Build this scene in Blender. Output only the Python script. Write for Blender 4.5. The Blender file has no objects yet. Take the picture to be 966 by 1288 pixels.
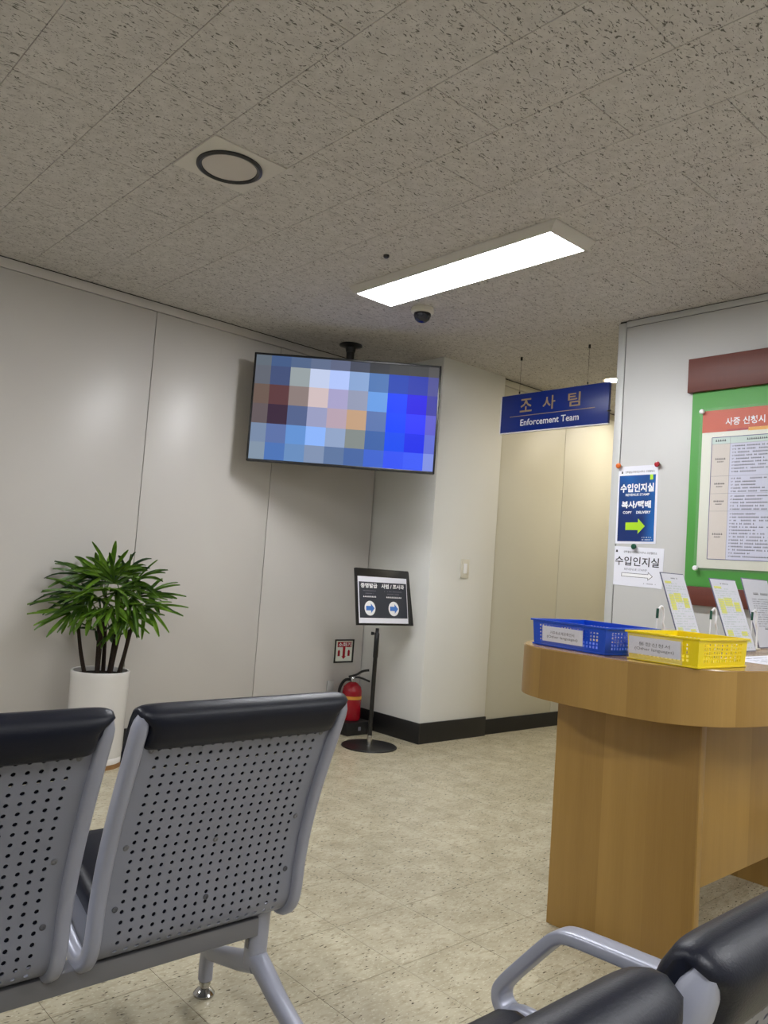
import bpy, bmesh, math, random
from mathutils import Vector, Matrix
R = random.Random(7)
S = bpy.context.scene
COL = S.collection

# ------------------------------------------------------------------ camera, exposure, world
F_PX, YAW, PITCH, ROLL, EYE = 1001.3, 0.7321, 0.06928, 0.07212, 1.12
fwd = Vector((math.sin(YAW)*math.cos(PITCH), math.cos(YAW)*math.cos(PITCH), math.sin(PITCH)))
r0 = Vector((math.cos(YAW), -math.sin(YAW), 0)); u0 = r0.cross(fwd)
rr = r0*math.cos(ROLL) + u0*math.sin(ROLL); uu = -r0*math.sin(ROLL) + u0*math.cos(ROLL)
cd = bpy.data.cameras.new('camera'); cam = bpy.data.objects.new('camera', cd); COL.objects.link(cam)
cd.sensor_fit = 'VERTICAL'; cd.sensor_height = 36; cd.sensor_width = 27; cd.lens = F_PX/1288*36
cd.clip_start = 0.02
cam.matrix_world = Matrix(((rr.x, uu.x, -fwd.x, 0), (rr.y, uu.y, -fwd.y, 0), (rr.z, uu.z, -fwd.z, EYE), (0, 0, 0, 1)))
S.camera = cam
S.view_settings.view_transform = 'Standard'; S.view_settings.look = 'None'
S.view_settings.exposure = 0.17; S.view_settings.gamma = 1; S.view_settings.use_curve_mapping = False
w = bpy.data.worlds.new('world'); S.world = w; w.use_nodes = True
w.node_tree.nodes['Background'].inputs[0].default_value = (0.8, 0.85, 1, 1)
w.node_tree.nodes['Background'].inputs[1].default_value = 0.05
CEIL = 2.55
PANEL_EMIT = 42.0          # light panels in the ceiling
WARM_EMIT = 95.0           # corridor downlights

# ------------------------------------------------------------------ materials
def lin(h):
    v = [int(h[i:i+2], 16)/255 for i in (0, 2, 4)]
    return tuple(x/12.92 if x <= .04045 else ((x+.055)/1.055)**2.4 for x in v) + (1,)
def mat(name, col, rough=.5, metal=0, **kw):
    m = bpy.data.materials.new(name); m.use_nodes = True
    b = m.node_tree.nodes['Principled BSDF']
    c = lin(col) if isinstance(col, str) else tuple(col)+((1,) if len(col) == 3 else ())
    b.inputs['Base Color'].default_value = c; b.inputs['Roughness'].default_value = rough; b.inputs['Metallic'].default_value = metal
    for k, v in kw.items(): b.inputs[k.replace('_', ' ')].default_value = v
    m.diffuse_color = c
    return m
def N(m, t, **kw):
    n = m.node_tree.nodes.new(t)
    for k, v in kw.items():
        if hasattr(n, k): setattr(n, k, v)
        else: n.inputs[k.replace('_', ' ')].default_value = v
    return n
def L(m, a, b): m.node_tree.links.new(a, b)
def bsdf(m): return m.node_tree.nodes['Principled BSDF']
def mixc(m, fac, a, b, out=None):
    x = N(m, 'ShaderNodeMix', data_type='RGBA')
    if hasattr(fac, 'links'): L(m, fac, x.inputs[0])
    else: x.inputs[0].default_value = fac
    for i, c in ((6, a), (7, b)):
        if hasattr(c, 'links'): L(m, c, x.inputs[i])
        else: x.inputs[i].default_value = c
    if out: L(m, x.outputs[2], out)
    return x.outputs[2]
def ramp(m, src, lo, hi):
    x = N(m, 'ShaderNodeMapRange'); x.inputs[1].default_value = lo; x.inputs[2].default_value = hi
    L(m, src, x.inputs[0]); return x.outputs[0]
def pos(m, scale, rot=(0, 0, 0)):
    g = N(m, 'ShaderNodeNewGeometry'); mp = N(m, 'ShaderNodeMapping')
    mp.inputs['Scale'].default_value = scale; mp.inputs['Rotation'].default_value = rot
    L(m, g.outputs['Position'], mp.inputs['Vector']); return mp.outputs[0]
def noise(m, vec, scale, detail=2, dist=0):
    n = N(m, 'ShaderNodeTexNoise'); n.inputs['Scale'].default_value = scale; n.inputs['Detail'].default_value = detail
    n.inputs['Distortion'].default_value = dist
    L(m, vec, n.inputs['Vector']); return n.outputs['Fac']
def bump(m, h, strength=.2, dist=.002):
    b = N(m, 'ShaderNodeBump'); b.inputs['Strength'].default_value = strength; b.inputs['Distance'].default_value = dist
    L(m, h, b.inputs['Height']); L(m, b.outputs[0], bsdf(m).inputs['Normal'])

# paint with a faint roller texture
def paint(name, col, rough=.4, bs=.05):
    m = mat(name, col, rough); n = noise(m, pos(m, (1, 1, 1)), 1.3, 3)
    c = lin(col); mixc(m, ramp(m, n, .3, .7), tuple(x*.965 for x in c[:3])+(1,), c, bsdf(m).inputs['Base Color'])
    bump(m, noise(m, pos(m, (1, 1, 1)), 240, 2), bs, .001)
    return m
M = {}
M['panel'] = paint('panel_cream', 'c6c2bd', .36)
M['wall_white'] = paint('wall_white', 'e0e0dc', .6, .12)
M['corridor'] = paint('corridor_cream', 'cbc8b9', .45)
M['partition'] = paint('partition_grey', 'c3c3c1', .42)
M['trimgrey'] = mat('trim_grey', 'b9bab8', .4)
M['gap'] = mat('dark_gap', '3a3833', .9)
M['ceilgap'] = mat('ceiling_gap', '4a4743', .9)
M['baseboard'] = mat('baseboard_black', '141415', .45)

m = M['ceiling'] = mat('mineral_tile', 'b9b4a9', .95)
v = pos(m, (1, 1, 1))
wob = N(m, 'ShaderNodeTexNoise'); wob.inputs['Scale'].default_value = 26; L(m, v, wob.inputs['Vector'])
va = N(m, 'ShaderNodeVectorMath', operation='MULTIPLY_ADD'); L(m, wob.outputs['Color'], va.inputs[0]); va.inputs[1].default_value = (.03, .03, 0); L(m, v, va.inputs[2])
def streak(rot, sc, lo, hi):
    mp = N(m, 'ShaderNodeMapping'); mp.inputs['Rotation'].default_value = (0, 0, rot); mp.inputs['Scale'].default_value = sc
    L(m, va.outputs[0], mp.inputs['Vector']); return ramp(m, noise(m, mp.outputs[0], 1, 1.5), lo, hi)
s1 = streak(.55, (52, 190, 1), .64, .685); s2 = streak(1.5, (60, 200, 1), .665, .71)
s3 = ramp(m, noise(m, v, 210, 1), .69, .75)
mx = N(m, 'ShaderNodeMath', operation='MAXIMUM'); L(m, s1, mx.inputs[0]); L(m, s2, mx.inputs[1])
mx2 = N(m, 'ShaderNodeMath', operation='MAXIMUM'); L(m, mx.outputs[0], mx2.inputs[0]); L(m, s3, mx2.inputs[1])
mot = ramp(m, noise(m, v, 30, 3), .3, .7)
cb = mixc(m, mot, lin('bcb8b4'), lin('cac6c2'))
mixc(m, mx2.outputs[0], cb, lin('67645e'), bsdf(m).inputs['Base Color'])  # shade inside the fissures is painted as dark streaks in the tile colour
inv = N(m, 'ShaderNodeMath', operation='SUBTRACT'); inv.inputs[0].default_value = 1; L(m, mx2.outputs[0], inv.inputs[1])
bump(m, inv.outputs[0], .5, .003)

m = M['floor'] = mat('vinyl_tile', 'b5ab8c', .26)
oi = N(m, 'ShaderNodeObjectInfo'); v = pos(m, (1, 1, 1))
wob = N(m, 'ShaderNodeTexNoise'); wob.inputs['Scale'].default_value = 12; L(m, v, wob.inputs['Vector'])
va = N(m, 'ShaderNodeVectorMath', operation='MULTIPLY_ADD'); L(m, wob.outputs['Color'], va.inputs[0]); va.inputs[1].default_value = (.02, .02, 0); L(m, v, va.inputs[2])
d1 = streak(.3, (52, 150, 1), .66, .695); d2 = streak(1.2, (70, 180, 1), .60, .66); d3 = streak(2.3, (26, 80, 1), .5, .8)
mot = ramp(m, noise(m, v, 9, 5), .3, .72)
c1 = mixc(m, mot, lin('a69e86'), lin('bfb79f'))
c2 = mixc(m, d3, c1, lin('9b9279'))
l2 = N(m, 'ShaderNodeMath', operation='MULTIPLY'); L(m, d2, l2.inputs[0]); l2.inputs[1].default_value = .45
c3 = mixc(m, l2.outputs[0], c2, lin('d6cfb6'))
c4 = mixc(m, d1, c3, lin('4f4535'))
tv = N(m, 'ShaderNodeMapRange'); tv.inputs[3].default_value = .965; tv.inputs[4].default_value = 1.03; L(m, oi.outputs['Random'], tv.inputs[0])
hs = N(m, 'ShaderNodeHueSaturation'); L(m, c4, hs.inputs['Color']); L(m, tv.outputs[0], hs.inputs['Value']); L(m, hs.outputs[0], bsdf(m).inputs['Base Color'])
bump(m, noise(m, v, 22, 3), .06, .002)

def wood(name, a, b, stripe, rough=.35, gscale=(9, 220)):
    """veneer: strips `stripe` metres wide along UV x, fine vertical grain"""
    m = mat(name, a, rough); uv = N(m, 'ShaderNodeUVMap'); sp = N(m, 'ShaderNodeSeparateXYZ'); L(m, uv.outputs[0], sp.inputs[0])
    dv = N(m, 'ShaderNodeMath', operation='DIVIDE'); L(m, sp.outputs[0], dv.inputs[0]); dv.inputs[1].default_value = stripe
    fl = N(m, 'ShaderNodeMath', operation='FLOOR'); L(m, dv.outputs[0], fl.inputs[0])
    wn = N(m, 'ShaderNodeTexWhiteNoise', noise_dimensions='1D'); L(m, fl.outputs[0], wn.inputs['W'])
    fr = N(m, 'ShaderNodeMath', operation='FRACT'); L(m, dv.outputs[0], fr.inputs[0])
    mp = N(m, 'ShaderNodeMapping'); mp.inputs['Scale'].default_value = (gscale[1], gscale[0], 1); L(m, uv.outputs[0], mp.inputs['Vector'])
    g = noise(m, mp.outputs[0], 1, 4, .6)
    mp2 = N(m, 'ShaderNodeMapping'); mp2.inputs['Scale'].default_value = (26, 1.2, 1); L(m, uv.outputs[0], mp2.inputs['Vector'])
    g2 = noise(m, mp2.outputs[0], 1, 2, .4)
    t = N(m, 'ShaderNodeMath', operation='MULTIPLY'); L(m, wn.outputs['Value'], t.inputs[0]); t.inputs[1].default_value = .5
    t2 = N(m, 'ShaderNodeMath', operation='MULTIPLY_ADD'); L(m, fr.outputs[0], t2.inputs[0]); t2.inputs[1].default_value = .22; L(m, t.outputs[0], t2.inputs[2])
    t3 = N(m, 'ShaderNodeMath', operation='MULTIPLY_ADD'); L(m, ramp(m, g2, .3, .7), t3.inputs[0]); t3.inputs[1].default_value = .22; L(m, t2.outputs[0], t3.inputs[2])
    t4 = N(m, 'ShaderNodeMath', operation='MULTIPLY_ADD'); L(m, ramp(m, g, .3, .7), t4.inputs[0]); t4.inputs[1].default_value = .12; L(m, t3.outputs[0], t4.inputs[2])
    mixc(m, t4.outputs[0], lin(a), lin(b), bsdf(m).inputs['Base Color'])
    return m
M['wood'] = wood('beech_veneer', '8a6831', 'ae8a4a', .155)
M['woodtop'] = wood('counter_top_laminate', '94733f', 'a9885a', 5, .22)
M['brown'] = wood('dark_brown_wood', '4f231b', '733a2b', 9, .5, (200, 6))
M['wooddark'] = wood('coaster_wood', '7a5532', '96703f', 5, .5)

M['silver'] = mat('silver_paint', 'a0a3b1', .35, .3)
M['shell'] = mat('grey_steel', '8b8e9b', .42, .4)
M['beam'] = mat('beam_steel', '7d7d82', .38, .5)
m = M['leather'] = mat('black_leatherette', '070c1c', .42, Specular_IOR_Level=.4)
bump(m, noise(m, pos(m, (1, 1, 1)), 420, 3), .25, .0012)
M['leather_seam'] = mat('leatherette_seam', '0b0c10', .6)
M['chrome'] = mat('chrome', 'b9b9b9', .15, 1)
M['blackmetal'] = mat('black_metal', '121213', .32)
M['rubber'] = mat('rubber', '101010', .8)
M['screw'] = mat('screw_steel', '85868c', .35, .7)
M['screw_dark'] = mat('screw_cover', '55565c', .5, .2)
M['blue'] = mat('blue_sign', '0a2a80', .35)
M['gold'] = mat('gold_lettering', 'b59d78', .35, .3)
M['white'] = mat('white_print', 'e9e9ec', .5)
M['paper'] = mat('white_paper', 'dfe0ea', .6)
M['ink'] = mat('black_ink', '1b1b22', .6)
M['greyink'] = mat('grey_ink', '71727e', .6)
M['green'] = mat('green_board', '4f9a46', .5)
M['orange'] = mat('orange_print', 'bf471f', .45)
M['cream'] = mat('cream_print', 'd9dbcf', .5)
M['beigecell'] = mat('beige_print', 'cfc7c0', .55)
M['bluecell'] = mat('pale_blue_print', 'c8cade', .55)
M['mintcell'] = mat('mint_print', 'c3d4cf', .55)
M['navy'] = mat('navy_print', '3a3f78', .5)
M['amber'] = mat('amber_print', 'dfa040', .5)
M['darkred'] = mat('dark_red_print', 'a8332c', .5)
M['charcoal'] = mat('charcoal_print', '2d313d', .5)
M['arrowblue'] = mat('blue_arrow_print', '3f74c4', .5)
M['lime'] = mat('lime_print', 'a4cf16', .5)
M['yellowhi'] = mat('yellow_highlight', 'e3e36a', .5)
M['greentext'] = mat('pale_green_print', 'b7c7c0', .6)
M['yellowplastic'] = mat('yellow_plastic', 'efd60c', .3)
M['blueplastic'] = mat('blue_plastic', '0d4bc6', .3)
M['redpaint'] = mat('red_paint', '9c0f20', .25)
M['greentip'] = mat('green_tip', '0d4a38', .5)
M['pin_orange'] = mat('orange_plastic', 'd96a1e', .3); M['pin_red'] = mat('red_plastic', 'a01526', .25); M['pin_green'] = mat('green_plastic', '0b4a34', .3)
M['ceramic'] = mat('white_glaze', 'dcdad8', .25)
M['soil'] = mat('soil', '20180f', .95); bump(M['soil'], noise(M['soil'], pos(M['soil'], (1, 1, 1)), 90, 4), 1, .02)
M['ivory'] = mat('ivory_plastic', 'd8d4c6', .4)
M['fixture'] = mat('fixture_metal', 'cac6be', .5)
M['lens'] = mat('lamp_lens', 'c2bbb4', .45)
M['ring'] = mat('ring_grey', '3a3a3b', .3, .6)
M['smoked'] = mat('smoked_dome', '15171f', .08)
M['clear'] = mat('clear_acrylic', 'ffffff', .08, 0, IOR=1.2, Alpha=.03)
M['acrylic_edge'] = mat('acrylic_edge', '6c6f86', .2)
M['fog'] = mat('clear_sleeve', 'f4f4f8', .1, 0, Alpha=.1)
m = M['poster_blue'] = mat('poster_blue', '0e3f8a', .35)
n1 = noise(m, pos(m, (0, 5, 2.4)), 1, 1); mixc(m, ramp(m, n1, .42, .62), lin('0c2a66'), lin('1266b4'), bsdf(m).inputs['Base Color'])
def leafmat(name, a, b):
    m = mat(name, a, .4); mixc(m, ramp(m, noise(m, pos(m, (1, 1, 1)), 14, 2), .3, .7), lin(a), lin(b), bsdf(m).inputs['Base Color'])
    return m
M['leaf'] = leafmat('palm_leaf', '34581a', '688f2c'); M['leaf2'] = leafmat('palm_leaf_light', '4d7a1f', '8db43c'); M['leaf3'] = leafmat('palm_leaf_dark', '1f3d1a', '3c6428')
m = M['cane'] = mat('palm_cane', '2a1d14', .9); bump(m, noise(m, pos(m, (1, 1, .3)), 150, 3), 1, .01)
def emis(name, col, s):
    m = mat(name, col, .5); b = bsdf(m); b.inputs['Emission Color'].default_value = lin(col); b.inputs['Emission Strength'].default_value = s; return m
M['lamp'] = emis('lamp_white', 'fbfcff', PANEL_EMIT)
M['fillcorr'] = emis('corridor_fill', 'fff6e6', 15.0)
M['lampwarm'] = emis('lamp_warm', 'fff0d2', WARM_EMIT)
m = M['screen'] = mat('screen', '000000', .45)
at = N(m, 'ShaderNodeVertexColor', layer_name='Col'); bsdf(m).inputs['Specular IOR Level'].default_value = .12; L(m, at.outputs[0], bsdf(m).inputs['Emission Color']); bsdf(m).inputs['Emission Strength'].default_value = 1.0

# ------------------------------------------------------------------ builders
def link(name, me, parent=None, loc=None):
    o = bpy.data.objects.new(name, me); COL.objects.link(o)
    if parent: o.parent = parent
    if loc is not None: o.location = loc
    return o
def tag(o, label=None, cat=None, group=None, kind=None):
    if label: o['label'] = label
    if cat: o['category'] = cat
    if group: o['group'] = group
    if kind: o['kind'] = kind
    return o
def thing(name, label, cat, loc=(0, 0, 0), rz=0, group=None):
    o = link(name, None, None, loc); o.rotation_euler = (0, 0, rz); o.empty_display_size = .05
    return tag(o, label, cat, group)
def mesh(name, bm, m, smooth=35):
    me = bpy.data.meshes.new(name)
    bmesh.ops.recalc_face_normals(bm, faces=bm.faces)
    bm.to_mesh(me); bm.free()
    for mm in (m if isinstance(m, (list, tuple)) else [m]): me.materials.append(M[mm])
    if smooth:
        me.shade_smooth(); me.set_sharp_from_angle(angle=math.radians(smooth))
    return me
def root_off(parent):
    v = Vector((0, 0, 0)); p = parent
    while p: v = v + p.location; p = p.parent
    return v
def part(name, bm, m, parent=None, smooth=35, world=False):
    """world=True: bm holds world coordinates and parents are unrotated"""
    if world and parent:
        bmesh.ops.translate(bm, verts=bm.verts, vec=-root_off(parent))
    return link(name, mesh(name, bm, m, smooth), parent)
def solo(name, bm, m, label, cat, group=None, smooth=35):
    vs = [v.co for v in bm.verts]
    c = Vector((sum(v.x for v in vs)/len(vs), sum(v.y for v in vs)/len(vs), min(v.z for v in vs)))
    bmesh.ops.translate(bm, verts=bm.verts, vec=-c)
    return tag(link(name, mesh(name, bm, m, smooth), None, c), label, cat, group)
def struct(name, bm, m, parent=None, smooth=35):
    o = part(name, bm, m, parent, smooth)
    if not parent: o['kind'] = 'structure'
    return o
def B(): return bmesh.new()
def box(bm, x0, x1, y0, y1, z0, z1, bev=0, mtx=None, seg=2):
    r = bmesh.ops.create_cube(bm, size=1)['verts']
    for v in r:
        v.co = Vector(((x0+x1)/2+v.co.x*(x1-x0), (y0+y1)/2+v.co.y*(y1-y0), (z0+z1)/2+v.co.z*(z1-z0)))
    if bev:
        es = list({e for v in r for e in v.link_edges})
        g = bmesh.ops.bevel(bm, geom=es, offset=bev, segments=seg, affect='EDGES', profile=.5)
        r = list({v for f in g['faces'] for v in f.verts} | {v for v in r if v.is_valid})
    if mtx: bmesh.ops.transform(bm, matrix=mtx, verts=r)
    return bm
def lathe(bm, prof, c=(0, 0, 0), seg=32, mtx=None):
    rings = []
    for r, z in prof:
        if r < 1e-6: rings.append([bm.verts.new((c[0], c[1], c[2]+z))])
        else: rings.append([bm.verts.new((c[0]+r*math.cos(2*math.pi*k/seg), c[1]+r*math.sin(2*math.pi*k/seg), c[2]+z)) for k in range(seg)])
    for a, b in zip(rings, rings[1:]):
        for k in range(seg):
            j = (k+1) % seg
            if len(a) == 1 and len(b) == 1: continue
            if len(a) == 1: bm.faces.new((a[0], b[k], b[j]))
            elif len(b) == 1: bm.faces.new((a[k], a[j], b[0]))
            else: bm.faces.new((a[k], a[j], b[j], b[k]))
    if mtx: bmesh.ops.transform(bm, matrix=mtx, verts=[v for q in rings for v in q])
    return bm
def spline(P, n):
    P = [Vector(p) for p in P]; out = []
    for i in range(len(P)-1):
        p0 = P[max(i-1, 0)]; p1 = P[i]; p2 = P[i+1]; p3 = P[min(i+2, len(P)-1)]
        for k in range(n):
            t = k/n
            out.append(.5*((2*p1)+(-p0+p2)*t+(2*p0-5*p1+4*p2-p3)*t*t+(-p0+3*p1-3*p2+p3)*t**3))
    return out+[P[-1]]
def sweep(bm, pts, sec, side=None, closed=False, scale=None, cap=True):
    """sweep closed 2D section (a along side, b along normal) along 3D pts"""
    pts = [Vector(p) for p in pts]; n = len(pts); rings = []; up = None
    for i, p in enumerate(pts):
        if closed: t = (pts[(i+1) % n]-pts[i-1]).normalized()
        else: t = (pts[min(i+1, n-1)]-pts[max(i-1, 0)]).normalized()
        if side is not None: s = Vector(side); s = (s-t*s.dot(t)).normalized()
        else:
            if up is None: up = Vector((0, 0, 1)) if abs(t.z) < .9 else Vector((1, 0, 0))
            s = t.cross(up).normalized(); up = s.cross(t).normalized()
        nn = s.cross(t).normalized(); k = 1 if scale is None else scale[i]
        rings.append([bm.verts.new(p+s*a*k+nn*b*k) for a, b in sec])
    q = len(sec); rng = range(n) if closed else range(n-1)
    for i in rng:
        a, b = rings[i], rings[(i+1) % n]
        for k in range(q): bm.faces.new((a[k], a[(k+1) % q], b[(k+1) % q], b[k]))
    if not closed and cap:
        bm.faces.new(rings[0][::-1]); bm.faces.new(rings[-1])
    return bm
def circ(r, n=10): return [(r*math.cos(2*math.pi*k/n), r*math.sin(2*math.pi*k/n)) for k in range(n)]
def rrect(w, h, n=16, e=4): # superellipse section
    o = []
    for k in range(n):
        a = 2*math.pi*(k+.5)/n; c, s = math.cos(a), math.sin(a)
        o.append((w/2*math.copysign(abs(c)**(2/e), c), h/2*math.copysign(abs(s)**(2/e), s)))
    return o
def tube(bm, pts, r, n=8, scale=None): return sweep(bm, pts, circ(r, n), scale=scale)

class Frame:
    kx = 1
    """a flat sheet standing in the world: origin o (lower left), u right, v up; n towards the reader"""
    def __init__(s, o, u, v):
        s.o = Vector(o); s.u = Vector(u).normalized(); v = Vector(v); s.v = (v-s.u*v.dot(s.u)).normalized(); s.n = s.u.cross(s.v)
    def p(s, x, y, d=0): return s.o+s.u*x*s.kx+s.v*y+s.n*d
    def slab(s, bm, x0, x1, y0, y1, d0, d1, bev=0):
        m = Matrix(((s.u.x, s.v.x, s.n.x, s.o.x), (s.u.y, s.v.y, s.n.y, s.o.y), (s.u.z, s.v.z, s.n.z, s.o.z), (0, 0, 0, 1)))
        box(bm, x0*s.kx, x1*s.kx, y0, y1, d0, d1, bev, m); return bm
    def poly(s, bm, P, d0, d1):
        a = [bm.verts.new(s.p(x, y, d0)) for x, y in P]; b = [bm.verts.new(s.p(x, y, d1)) for x, y in P]
        bm.faces.new(a[::-1]); bm.faces.new(b); k = len(P)
        for i in range(k): bm.faces.new((a[i], a[(i+1) % k], b[(i+1) % k], b[i]))
        return bm
    def text(s, bm, body, x0, x1, y0, y1, d=0, bold=0, space=1):
        cu = bpy.data.curves.new('t', 'FONT'); cu.body = body; cu.size = 1; cu.offset = bold; cu.resolution_u = 2; cu.space_character = space
        cu.extrude = 0; ob = bpy.data.objects.new('t', cu); COL.objects.link(ob)
        dg = bpy.context.evaluated_depsgraph_get(); me = bpy.data.meshes.new_from_object(ob.evaluated_get(dg))
        xs = [v.co.x for v in me.vertices]; ys = [v.co.y for v in me.vertices]
        ax, bx, ay, by = min(xs), max(xs), min(ys), max(ys)
        t = bmesh.new(); t.from_mesh(me)
        for v in t.verts:
            v.co = s.p(x0+(v.co.x-ax)/(bx-ax)*(x1-x0), y0+(v.co.y-ay)/(by-ay)*(y1-y0), d)
        tm = bpy.data.meshes.new('t'); t.to_mesh(tm); t.free(); bm.from_mesh(tm)
        bpy.data.objects.remove(ob); bpy.data.curves.remove(cu); bpy.data.meshes.remove(me); bpy.data.meshes.remove(tm)
        return bm
    def blobs(s, bm, x0, x1, y, h, d, rnd, gap=.18):
        """a line of print too small to read: character-sized marks"""
        x = x0
        while x < x1:
            if rnd.random() > gap: 
                c = h*.82; s.poly(bm, [(x, y-h*.5), (min(x+c, x1), y-h*.5), (min(x+c, x1), y-h*.1), (x, y-h*.1)], d, d+.0001)
                s.poly(bm, [(x+c*.25, y-h*.1), (x+c*.7, y-h*.1), (x+c*.7, y+h*.5), (x+c*.25, y+h*.5)], d, d+.0001)
            x += h*1.08
        return bm
def uvmap(o, f):
    me = o.data; uv = me.uv_layers.new(name='UVMap')
    for l in me.loops: uv.data[l.index].uv = f(me.vertices[l.vertex_index].co)

# ------------------------------------------------------------------ the room
YL, XR, YC = 4.28, 3.765, 3.69      # left panelled wall, grey partition, corridor wall
X0, Y0, XE = -1.7, -1.7, 6.6
M['floorgap'] = mat('floor_joint', '5f5848', .9)
floor = struct('floor', box(B(), X0, XE, Y0, YL+.1, -.06, -.0035), 'floorgap', smooth=0)
PF = .29; fx0, fy0 = 1.375, 1.645
tile_me = None; rest = B()
def tbox(bm, cx, cy, sx, sy, z0, z1): return box(bm, cx-sx/2, cx+sx/2, cy-sy/2, cy+sy/2, z0, z1)
b = tbox(B(), 0, 0, PF-.0016, PF-.0016, -.003, 0); tile_me = mesh('floor_tile', b, 'floor', 0)
i0, i1 = math.floor((X0-fx0)/PF), math.ceil((XE-fx0)/PF); j0, j1 = math.floor((Y0-fy0)/PF), math.ceil((YL-fy0)/PF)
for i in range(i0, i1):
    for j in range(j0, j1):
        cx, cy = fx0+(i+.5)*PF, fy0+(j+.5)*PF
        if cx < X0 or cy < Y0 or cx > XE or cy > YL: continue
        if .6 < cx < 5.4 and .9 < cy:
            link('floor_tile', tile_me, floor, (cx, cy, 0))
        else: tbox(rest, cx, cy, PF-.0016, PF-.0016, -.003, 0)
o = part('distant_floor_tiles', rest, 'floor', floor, 0); o['kind'] = 'stuff'

ceil = struct('ceiling', box(B(), X0, XE, Y0, YL+.1, CEIL+.012, CEIL+.06), 'ceilgap', smooth=0)
CX, CY = .304, .604
b = B(); box(b, -CX/2+.0008, CX/2-.0008, -CY/2+.0008, CY/2-.0008, 0, .012, .0012, seg=1)
ct_me = mesh('ceiling_tile', b, 'ceiling', 20)
crest = B()
for i in range(-11, 17):
    x = 1.559+.304*(i+.5)
    if not X0 < x < XE: continue
    par = (i % 2)
    yj = 1.155*1.43 if par == 0 else .943*1.43
    for k in range(-7, 7):
        y = yj+CY*(k+.5)
        if y < Y0 or y-CY/2 > YL: continue
        if y+CY/2 > YL:           # cut tile against the wall
            a0 = y-CY/2
            if YL-a0 > .01: part('ceiling_tile', box(B(), x-CX/2+.0008, x+CX/2-.0008, a0+.0008, YL-.002, CEIL, CEIL+.012), 'ceiling', ceil, 20)
            continue
        if x > .1 and y > -.2: link('ceiling_tile', ct_me, ceil, (x, y, CEIL))
        else: box(crest, x-CX/2+.0008, x+CX/2-.0008, y-CY/2+.0008, y+CY/2-.0008, CEIL, CEIL+.012)
o = part('overhead_ceiling_tiles', crest, 'ceiling', ceil, 0); o['kind'] = 'stuff'

# left wall: tall cream panels with narrow dark joints under a top rail
wl = struct('wall_left', box(B(), X0-.1, 3.74, YL+.012, YL+.1, 0, CEIL+.01), 'gap', smooth=0)
edges = [X0, -.64, .24, 1.11, 1.981, 2.848, 3.735]
for a, c in zip(edges, edges[1:]):
    part('wall_panel', box(B(), a+.002, c-.002, YL, YL+.012, .10, 2.492, .0015), 'panel', wl)
part('top_rail', box(B(), X0, 3.735, YL-.002, YL+.012, 2.495, 2.545, .001), 'panel', wl)
struct('baseboard_left', box(B(), X0, 3.735, YL-.012, YL-.0005, 0, .12, .002), 'baseboard')
# column in the corner
struct('column', box(B(), 3.74, 4.385, 3.672, YL+.1, 0, CEIL+.005, .003), 'wall_white')
bb = B(); box(bb, 3.728, 3.7395, 3.66, YL-.013, 0, .132, .001); box(bb, 3.7396, 4.385, 3.66, 3.6715, 0, .132, .001)
struct('baseboard_column', bb, 'baseboard')
# corridor wall
wc = struct('wall_back', box(B(), 4.386, XE, YC+.012, YC+.1, 0, CEIL+.01), 'gap', smooth=0)
for a, c in ((4.387, 5.178), (5.178, 5.98), (5.98, XE)):
    part('wall_panel', box(B(), a+.002, c-.002, YC, YC+.012, .1, 2.492, .0015), 'corridor', wc)
part('top_rail', box(B(), 4.387, XE, YC-.002, YC+.012, 2.495, 2.54, .001), 'corridor', wc)
struct('baseboard_back', box(B(), 4.386, XE, YC-.012, YC-.0005, 0, .105, .002), 'baseboard')
# grey partition on the right
wr = struct('wall_right', box(B(), XR+.004, XR+.12, Y0, 2.366, 0, CEIL+.01), 'gap', smooth=0)
ye = [2.325, 1.25, .18, -.9, Y0]
for a, c in zip(ye, ye[1:]):
    part('wall_panel', box(B(), XR, XR+.006, c+.002, a-.002, .1, 2.51, .001), 'partition', wr)
part('end_trim', box(B(), XR-.003, XR+.123, 2.327, 2.372, 0, 2.54, .003), 'trimgrey', wr)
part('top_rail', box(B(), XR-.003, XR+.006, Y0, 2.325, 2.513, 2.545, .001), 'trimgrey', wr)
struct('baseboard_right', box(B(), XR-.012, XR-.0035, Y0, 2.325, 0, .1, .002), 'baseboard')
# unseen sides close the room
struct('wall_front', box(B(), X0, XR, Y0-.1, Y0, 0, CEIL+.01), 'partition')
struct('wall_side', box(B(), X0-.1, X0, Y0, YL, 0, CEIL+.01), 'partition')
struct('wall_corridor_end', box(B(), XE, XE+.1, 2.0, YC, 0, CEIL+.01), 'corridor')
struct('wall_corridor_near', box(B(), XR+.125, XE, 2.0, 2.1, 0, CEIL+.01), 'corridor')

# ------------------------------------------------------------------ ceiling fixtures
def panel_light(x, y, label, lamp='lamp'):
    t = thing('ceiling_light', label, 'ceiling light', (x, y, CEIL), 0, 'rectangular ceiling light panels')
    b = B(); z1 = -.040
    def q(hx, hy, z): return [b.verts.new((sx_*hx, sy_*hy, z)) for sx_, sy_ in ((-1, -1), (1, -1), (1, 1), (-1, 1))]
    rings = [q(.128, .60, -.0006), q(.142, .642, -.0006), q(.142, .642, -.006), q(.128, .612, z1), q(.118, .602, z1), q(.118, .60, -.03)]
    for a, c in zip(rings, rings[1:]):
        for k in range(4): b.faces.new((a[k], a[(k+1) % 4], c[(k+1) % 4], c[k]))
    part('frame', b, 'fixture', t, 0)
    part('diffuser', box(B(), -.1178, .1178, -.6018, .6018, z1+.001, z1+.008), lamp, t)
    return t
panel_light(2.635, 2.525, 'lit white rectangular light panel in the ceiling, in front of the dome camera')
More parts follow.
